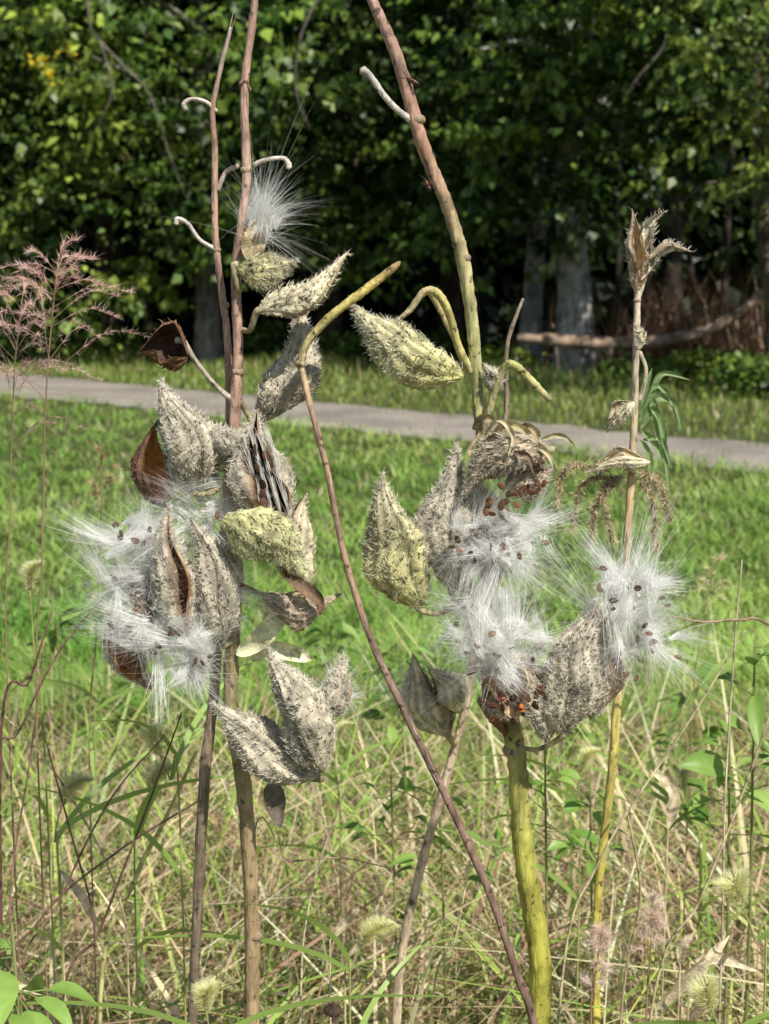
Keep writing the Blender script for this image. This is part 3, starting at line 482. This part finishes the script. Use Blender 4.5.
Yh=Y0+.2; g=P(602,1024,Yh); I_=thing('milkweed_plant',(g[0],Yh,0),'straight milkweed at right with a yellow lower stem and papery husks on top','milkweed')
stem(I_,[(596,1060,Yh),(598,900,Yh),(612,760,Yh),(622,620,Yh),(632,500,Yh),(636,420,Yh),(637,340,Yh),(638,280,Yh)],[5.2,5,5,4.8,4.4,4,3.6,3.4],[(.5,.42,.1),(.52,.44,.1),(.5,.42,.12),(.44,.36,.18),(.44,.32,.18),(.46,.38,.26),(.5,.43,.33),(.48,.42,.32)],nodes=[(637,300,4.5)])
for (a,b,w,ph,be) in [((637,292),(632,210),24,.6,.03),((645,252),(664,208),15,-.4,-.16),((648,260),(692,248),12,.9,-.16),((640,280),(652,238),10,.2,.15)]:
    pod(I_,a,b,Yh-.01,w,'tan',1.8,phi=ph,bend=be,nsp=30,fuzz=100,inner='tan' if w>20 else 'cream',name='husk')
for a,b,w in [((634,402),(606,432),22),((650,462),(584,470),22),((640,350),(636,322),9)]:
    pod(I_,a,b,Yh-.015,w,'cream',1.0,phi=1.2,bend=.1,nsp=40,fuzz=80,name='husk')
stem(I_,[(638,300,Yh),(644,282,Yh),(648,262,Yh)],[2.4,2.2,2.4],(.46,.4,.3),'pod_stalk')
stem(I_,[(640,400,Yh),(646,372,Yh),(640,352,Yh)],[2.4,2.2,2.4],(.46,.4,.3),'pod_stalk')
for pp,w in [([(638,420,Yh),(650,395,Yh),(662,374,Yh),(690,380,Yh)],8),([(640,425,Yh),(655,400,Yh),(672,402,Yh),(682,430,Yh)],10),([(640,430,Yh),(652,410,Yh),(662,432,Yh),(664,470,Yh)],10),([(641,430,Yh),(650,440,Yh),(664,460,Yh),(670,495,Yh)],9),([(640,420,Yh),(646,385,Yh),(652,368,Yh)],7),([(640,440,Yh),(648,455,Yh),(650,480,Yh)],8),([(642,410,Yh),(650,400,Yh),(655,420,Yh),(658,450,Yh)],9),([(642,400,Yh),(656,386,Yh),(668,396,Yh),(676,416,Yh)],7),([(642,440,Yh),(660,440,Yh),(672,470,Yh)],7)]:
    dleaf(I_,pp,w,(.2,.28,.12),'leaf',name='green_leaf',curl=.7)
for pp in [([(625,478),(585,482),(572,530)]),([(625,474),(604,490),(612,540)]),([(636,470),(652,500),(656,548)]),([(620,476),(598,500),(590,545)]),([(610,472),(568,466),(555,505)]),([(640,470),(660,484),(670,520)])]:
    q=MB(); c=[P(x,y,Yh) for x,y in pp]; Q=tube(q,c,[.0006,.0005,.0004],(.5,.4,.24),5,14)
    n=len(Q)*26; k=R.randint(3,len(Q),n); d=nrm(R.randn(n,3)+np.array([0,0,-.6])); ribbon(q,Q[k]+R.randn(n,3)*.0012,d,.4*R.randn(n,3),.003+.007*R.rand(n),.0009,litside(d,.5),3,np.array([.56,.46,.28])*(.5+.6*R.rand(n,1)))
    q.build('seed_spray','husk',I_)
# ---------------------------------------------------------------- bugs
def bug(x,y,Y,ang,label,oc=(.5,.1,.02),k=1.):
    c=P(x,y,Y); t=thing('milkweed_bug',c,label,'bug','bugs on the milkweeds'); d=np.array([math.cos(ang),0,math.sin(ang)])*k; s=np.cross(d,[0,1,0]); o=np.array([0,-1.,0])*k
    q=MB(); ell(q,c,s*.0022,o*.0014,d*.0055,oc,12,10); q.build('body','bug',t)
    q=MB(); ell(q,c+o*.0006-d*.0028,s*.0019,o*.0011,d*.0024,(.02,.015,.015),10,8); ell(q,c+o*.0008+d*.001,s*.0021,o*.0008,d*.0011,(.02,.015,.015),10,6); q.build('wing','bug',t)
    q=MB(); ell(q,c+d*.006,s*.0012,o*.0011,d*.0012,(.03,.02,.02),8,6); q.build('head','bug',t)
    for i in (-1,0,1):
        for sd in (-1,1):
            q=MB(); b=c+d*.0022*i; tube(q,[b,b+s*sd*.0035+o*.001+d*.001*i,b+s*sd*.006-o*.002+d*.003*i],[.0003,.00025,.0002],(.02,.015,.015),5,3); q.build('leg','bug',t)
    for sd in (-1,1):
        q=MB(); b=c+d*.007; tube(q,[b,b+s*sd*.002+d*.003,b+s*sd*.003+d*.006],[.0002,.00018,.00015],(.02,.015,.015),5,3); q.build('antenna','bug',t)
bug(414,82,Y0-.006,2.6,'small dark red bug on the upper part of the tall right stem',(.16,.03,.015))
bug(428,186,Y0-.008,2.0,'small dark bug on the tall right stem below the side tendril',(.14,.03,.015))
bug(522,710,Y0-.09,1.8,'orange and black bug among the seeds above the thick green stem',(.8,.18,.02),1.15)
bug(500,700,Y0-.09,.4,'small bug beside the orange one, left of it on the open pod',(.3,.06,.02))
# ---------------------------------------------------------------- foxtails, panicles, weeds
def foxtail(pts,hl,w,Y,label,col=(.48,.47,.26)):
    p=[P(x,y,Y) for x,y in pts]; g=p[0].copy(); g[2]=0; t=thing('foxtail_grass',(g[0],g[1],0),label,'grass','bristly foxtail grasses')
    q=MB(); Q=tube(q,[g]+p,[.0013,.0012,.001,.0008],(.3,.34,.12),6,8); q.build('stem','grass',t)
    T=nrm(Q[-1]-Q[-4]); s=MB(); n=1100; tt=R.rand(n); e=T*hl; dr=np.array([.5,0,-1.])*hl*.5
    cen=Q[-1]+e*tt[:,None]+dr*(tt**2)[:,None]; rr=nrm(np.cross(rnd(n),T)); ww=w*np.sin(np.pi*(tt*.9+.07))**.5
    d=nrm(rr+T*.8+.2*R.randn(n,3)); ribbon(s,cen+rr*(ww*.3)[:,None],d,.1*R.randn(n,3),ww*1.4,.0004,litside(d),2,np.array(col)*1.15*(.8+.4*R.rand(n,1)))
    n=240; tt=R.rand(n); cen=Q[-1]+e*tt[:,None]+dr*(tt**2)[:,None]; rr=nrm(np.cross(rnd(n),T)); 
    leafcards(s,cen+rr*w*.15,nrm(rr+T),rnd(n),.0035,.6,np.array(col)*.7*(.7+.6*R.rand(n,1))); s.build('seed_head','grass',t,smooth=False)
    k=MB(); m=3; bb=np.array([Q[int(len(Q)*f)] for f in (.3,.45,.6)]); d=nrm(np.array([0,0,.8])+rnd(m)*np.array([1,.6,.1])); ribbon(k,bb,d,nrm(d*np.array([1,1,0]))*.6-np.array([0,0,.4]),.2,.007,nrm(np.cross(d,[0,1,.1])),7,np.array([.25,.36,.09])); k.build('leaf','grass',t)
for a in [([(45,760),(35,660),(30,590)],.06,.009,1.6,'foxtail with a pale head at the far left above the dark stalks'),([(135,900),(140,830),(150,790)],.055,.011,1.5,'foxtail head left of the lower left stem'),([(60,900),(55,840),(62,805)],.06,.011,1.45,'foxtail head low at left among straw'),
 ([(350,1020),(352,970),(362,945)],.05,.01,1.35,'foxtail arching at bottom centre'),([(765,990),(755,940),(742,905)],.05,.014,1.25,'bushy yellow foxtail at the lower right edge'),([(212,1100),(210,1040),(206,1010)],.045,.010,1.25,'small foxtail between the two left stems at the bottom'),
 ([(580,860),(578,800),(582,770)],.05,.008,1.7,'foxtail between the thick green stem and the yellow stem'),([(340,830),(335,770),(338,740)],.05,.007,2.0,'foxtail behind the hanging pair of pods'),([(700,880),(690,820),(684,790)],.05,.008,1.8,'foxtail at right among green leaves'),([(95,760),(100,700),(112,678)],.05,.006,2.1,'thin foxtail behind the left cluster silk'),
 ([(180,820),(170,780),(160,755)],.06,.011,1.45,'foxtail leaning left beside the lower part of the second left stem'),([(730,1100),(722,1040),(712,1010)],.05,.012,1.2,'foxtail at the bottom right corner')]: foxtail(*a)
def panicle(pts,Y,label,n=26,sp=.06,col=(.33,.2,.17),f0=.55,sk=3,fl=1.):
    p=[P(x,y,Y) for x,y in pts]; g=p[0].copy(); g[2]=0; t=thing('panicle_grass',(g[0],g[1],0),label,'grass','airy seed grasses')
    q=MB(); Q=tube(q,[g]+p,[.0011,.001,.0009,.0006],(.3,.2,.13),6,10); q.build('stem','grass',t); s=MB()
    for i in range(n):
        k=int(len(Q)*(f0+(1-f0)*R.rand())); k=min(k,len(Q)-1); b=Q[k]; fr=1-(k/len(Q)-f0)/(1-f0); L=sp*(.35+fr*.9)*(.6+.6*R.rand())
        d=nrm(np.array([R.randn()*1.0*fl,R.randn()*.8,.9])); e=b+d*L-np.array([0,0,.3*L]); W=tube(s,[b,b+d*L*.55,e],[.00026,.0002,.00015],col,4,8)
        m=len(W[4:])*sk*2; w=W[R.randint(4,len(W),m)]; dd=nrm(nrm(e-b)+.5*R.randn(m,3)); ribbon(s,w,dd,.3*R.randn(m,3),.004+.006*R.rand(m),.0004,litside(dd),2,np.array(col)*1.2*(.7+.6*R.rand(m,1)))
    s.build('seed_head','grass',t,smooth=False)
PC=(.42,.28,.24)
panicle([(38,760),(42,560),(46,400),(52,320),(58,262)],1.45,'reddish airy seed grass at the far left, reaching above the path',34,.10,PC,.6,3,1.3)
panicle([(8,700),(10,520),(14,380),(22,300)],1.5,'reddish seed grass cut by the left edge',28,.09,PC,.6,3,1.3)
panicle([(90,800),(96,640),(100,540),(102,455)],1.6,'thin brown seed grass just left of the left pod cluster',12,.03,(.4,.3,.18),.8)
panicle([(645,1050),(650,960),(652,900)],1.3,'small pinkish feathery seed spike at bottom right',30,.012,(.45,.36,.3),.7)
panicle([(590,1050),(592,1000),(602,930)],1.25,'pinkish feathery seed spike right of the thick green stem',30,.012,(.45,.36,.3),.7)
panicle([(690,760),(700,640),(716,560)],1.9,'straw coloured seed grass right of the big silk puff',12,.03,(.5,.42,.25),.8)
for pts,r,c,lab in [([(0,775),(30,680),(52,612)],1.6,(.16,.08,.07),'dark red stalk slanting up at the left edge'),([(-20,830),(20,730),(60,650),(110,590)],1.4,(.2,.11,.09),'dark red stalk slanting towards the left silk'),
 ([(60,1030),(100,930),(150,800),(182,712)],1.6,(.2,.11,.08),'dark brown stalk crossing behind the second left stem'),([(10,1030),(60,900),(110,800),(165,735)],1.2,(.26,.15,.12),'fine brown stalk at lower left'),
 ([(100,1000),(135,880),(165,820),(196,752)],3.2,(.5,.47,.2),'yellowish flattened stalk left of the lower left stem'),([(560,1000),(600,860),(690,720),(745,630)],1.5,(.55,.47,.28),'straw stalk slanting across the yellow stem at right'),
 ([(650,1020),(700,900),(740,800),(775,700)],1.5,(.5,.42,.26),'straw stalk slanting at lower right'),([(670,616),(705,622),(740,620),(775,628)],1.6,(.3,.2,.14),'thin brown twig lying level at the right edge'),
 ([(250,870),(290,862),(340,858),(390,868)],.9,(.36,.22,.17),'fine reddish stalk lying level by the left stem'),([(430,1030),(455,940),(470,860)],1.4,(.5,.42,.26),'straw stalk in the middle bottom'),
 ([(720,1000),(725,800),(735,640),(742,560)],1.2,(.5,.42,.3),'upright straw stalk near the right edge'),([(300,1040),(310,900),(345,790)],1.3,(.52,.46,.3),'straw stalk right of the lower left stem'),
 ([(20,1030),(10,900),(30,760),(44,640)],1.3,(.3,.17,.13),'upright reddish stalk near the left edge'),([(130,1030),(120,900),(60,780),(-10,700)],1.3,(.5,.4,.26),'straw stalk leaning left across the lower left corner'),
 ([(0,1030),(40,920),(120,850),(200,800)],1.5,(.2,.12,.09),'dark stalk rising right across the lower left corner'),([(90,1040),(95,930),(70,830),(40,720)],1.4,(.24,.14,.1),'dark brown stalk leaning left at lower left'),([(620,1030),(640,900),(625,800)],1.6,(.4,.3,.2),'brown stalk right of the yellow stem')]:
    Ys=1.42 if r<3 else 1.5; q=MB(); p=[P(x,y,Ys) for x,y in pts]
    if pts[0][1]>760 : b=p[0].copy(); b[2]=0; b[0]-=(p[1]-p[0])[0]*.5; p=[b]+p
    else: 
        b=p[-1].copy(); b[2]=0.0; b[0]+=.3; m=p[-1].copy(); m[0]+=.14; m[2]-=.1; p=[b,m]+p[::-1]
    tube(q,p,[r*.001*1.1,r*.001,r*.0009,r*.0006],c,6,8,.05); tag(q.build('dry_weed','stem'),lab,'weed')
def weed(px,py,Y,h,n,size,label,col=((.10,.2,.035),(.24,.36,.085)),spread=.09,wid=.4,cat='weed',name='leafy_weed'):
    tp=P(px,py,Y); g=np.array([tp[0],Y,0]); t=thing(name,g,label,cat,'broad leaved weeds'); q=MB(); tube(q,[g,g+(tp-g)*.5+np.array([.01,0,0]),tp],[.003,.0025,.0012],(.2,.22,.08),6,5); q.build('stem','grass',t)
    s=MB(); 
    for i in range(n):
        f=R.rand()**.7; b=tp-np.array([0,0,h*f]); a=R.rand()*6.28; d=nrm(np.array([math.cos(a),math.sin(a)*.8,.35*R.randn()+.25])); L=size*(.5+.6*R.rand()); st=b+d*spread*.35*(.3+f)
        tube(s,[b,st],[.0008,.0007],(.2,.25,.08),4,1)
        m=9; tt=np.linspace(0,1,m); cen=st+d*L*tt[:,None]+np.array([0,0,-.45])*L*(tt**2)[:,None]; sd=nrm(np.cross(d,[0,0,1.])+.35*R.randn(3)); up=nrm(np.cross(sd,d)); ww=L*wid*.5*np.sin(np.pi*np.clip(tt**.8,0,1))**.8+.0002
        js=np.array([-1,-.5,0,.5,1]); V=cen[:,None]+sd*(ww[:,None]*js)[...,None]+up*(ww[:,None]*.35*np.abs(js))[...,None]; cc=(np.array(col[0])+(np.array(col[1])-np.array(col[0]))*R.rand())*np.ones((m*5,3))*(.9+.2*R.rand(m*5,1)); s.add(V.reshape(-1,3),gridf(m,5,False),cc)
    s.build('foliage','leaf',t)
for a in [(400,630,3.0,.25,34,.08,'leafy green weed behind the gap between both pod clusters'),(560,650,3.0,.25,26,.08,'leafy green weed behind the largest pod'),
 (330,610,3.4,.2,26,.08,'leafy weed right of the tan half open pod'),(755,640,1.7,.2,18,.08,'broad leaved weed at the right edge beside the level twig'),(730,720,1.8,.2,16,.07,'broad leaved weed low at the right'),(12,925,1.15,.1,14,.06,'oval leaved green weed in the bottom left corner'),
 (55,600,3.2,.2,20,.08,'leafy weed at left behind the dark red stalks'),(590,770,1.9,.15,14,.045,'small leafy weed beside the yellow stem'),(440,790,1.8,.14,14,.045,'small leafy weed behind the pinkish stem'),(110,650,3.0,.2,20,.07,'leafy weed behind the lower left silk'),(690,680,2.7,.2,18,.07,'leafy weed behind the right silk puff'),(390,745,1.8,.15,16,.05,'small leafy weed right of the hanging pair'),(545,745,1.6,.15,14,.045,'small leafy weed right of the thick green stem')]: weed(*a)
for pts,w,lab in [([(655,1010,1.3),(680,985,1.29),(705,960,1.28),(730,935,1.29)],18,'curled pale dry leaf at lower right'),([(680,965,1.28),(682,945,1.27),(694,932,1.27)],14,'small folded dry leaf at lower right'),([(690,962,1.3),(720,958,1.3),(760,972,1.3)],14,'narrow dry leaf pointing to the right edge'),([(690,1020,1.3),(700,1000,1.3),(690,975,1.3)],16,'dark dry leaf below the curled pale one'),
   ([(345,960,1.4),(375,925,1.4),(400,895,1.4)],9,'long pale dry blade right of the left stem'),([(668,830,1.6),(672,790,1.6),(650,770,1.6)],16,'hanging beige dry leaf at right'),([(0,1000,1.3),(20,985,1.3),(45,995,1.3)],14,'yellowed dry leaf at the bottom left'),([(60,870,1.45),(85,900,1.44),(100,935,1.45)],11,'bent pale dry blade at lower left'),([(330,940,1.4),(350,915,1.4),(360,905,1.4)],12,'short pale dry blade at bottom centre')]:
    b=P(*pts[0]); o=thing('dry_leaf_weed',(b[0],b[1],0),lab,'leaf')
    dleaf(o,pts,w,(.62,.52,.36) if 'dark' not in lab else (.2,.15,.1),name='blade'); q=MB(); gg=b.copy(); gg[2]=0; tube(q,[gg,b],[.0012,.001],(.4,.32,.2),5,2); q.build('stalk','stem',o)
t=P(333,1010,1.28)
o=thing('dead_flower',(t[0],t[1],0),'small dark dried flower head at the bottom centre left','flower'); q=MB(); tube(q,[(t[0],t[1],0),t],[.0015,.0012],(.25,.17,.12),6,3); q.build('stem','stem',o)
q=MB(); ell(q,t,np.array([.009,0,0]),np.array([0,.009,0]),np.array([0,0,.006]),(.09,.06,.04),12,8); n=160; d=rnd(n); ribbon(q,t+d*.006,d,.2*R.randn(n,3),.007,.0009,nrm(np.cross(d,rnd(n))),2,np.array([.2,.14,.1])); q.build('flower_head','husk',o)
# ---------------------------------------------------------------- camera, light
cam=bpy.data.cameras.new('camera'); co=bpy.data.objects.new('camera',cam); C.objects.link(co); bpy.context.scene.camera=co
co.location=(0,0,H); co.rotation_euler=(math.pi/2-PIT,0,0); cam.sensor_fit='VERTICAL'; cam.sensor_height=36; cam.lens=36*FP/1024; cam.clip_start=.05; cam.clip_end=1500
cam.dof.use_dof=True; cam.dof.focus_distance=1.28; cam.dof.aperture_fstop=11
w=bpy.data.worlds.new('World'); bpy.context.scene.world=w; w.use_nodes=True; nt=w.node_tree; sk=nt.nodes.new('ShaderNodeTexSky'); sk.sky_type='NISHITA'; sk.sun_disc=False
sk.sun_elevation=SEL; sk.sun_rotation=SAZ; nt.links.new(sk.outputs[0],nt.nodes['Background'].inputs[0]); nt.nodes['Background'].inputs[1].default_value=.085
sl=bpy.data.lights.new('sun','SUN'); sl.energy=5; sl.angle=math.radians(.5); sl.color=(1,.95,.86); so=bpy.data.objects.new('sun',sl); C.objects.link(so)
from mathutils import Vector
so.rotation_euler=Vector(SUN).to_track_quat('Z','Y').to_euler()
sc=bpy.context.scene; sc.view_settings.view_transform='Standard'; sc.view_settings.look='None'; sc.view_settings.exposure=0
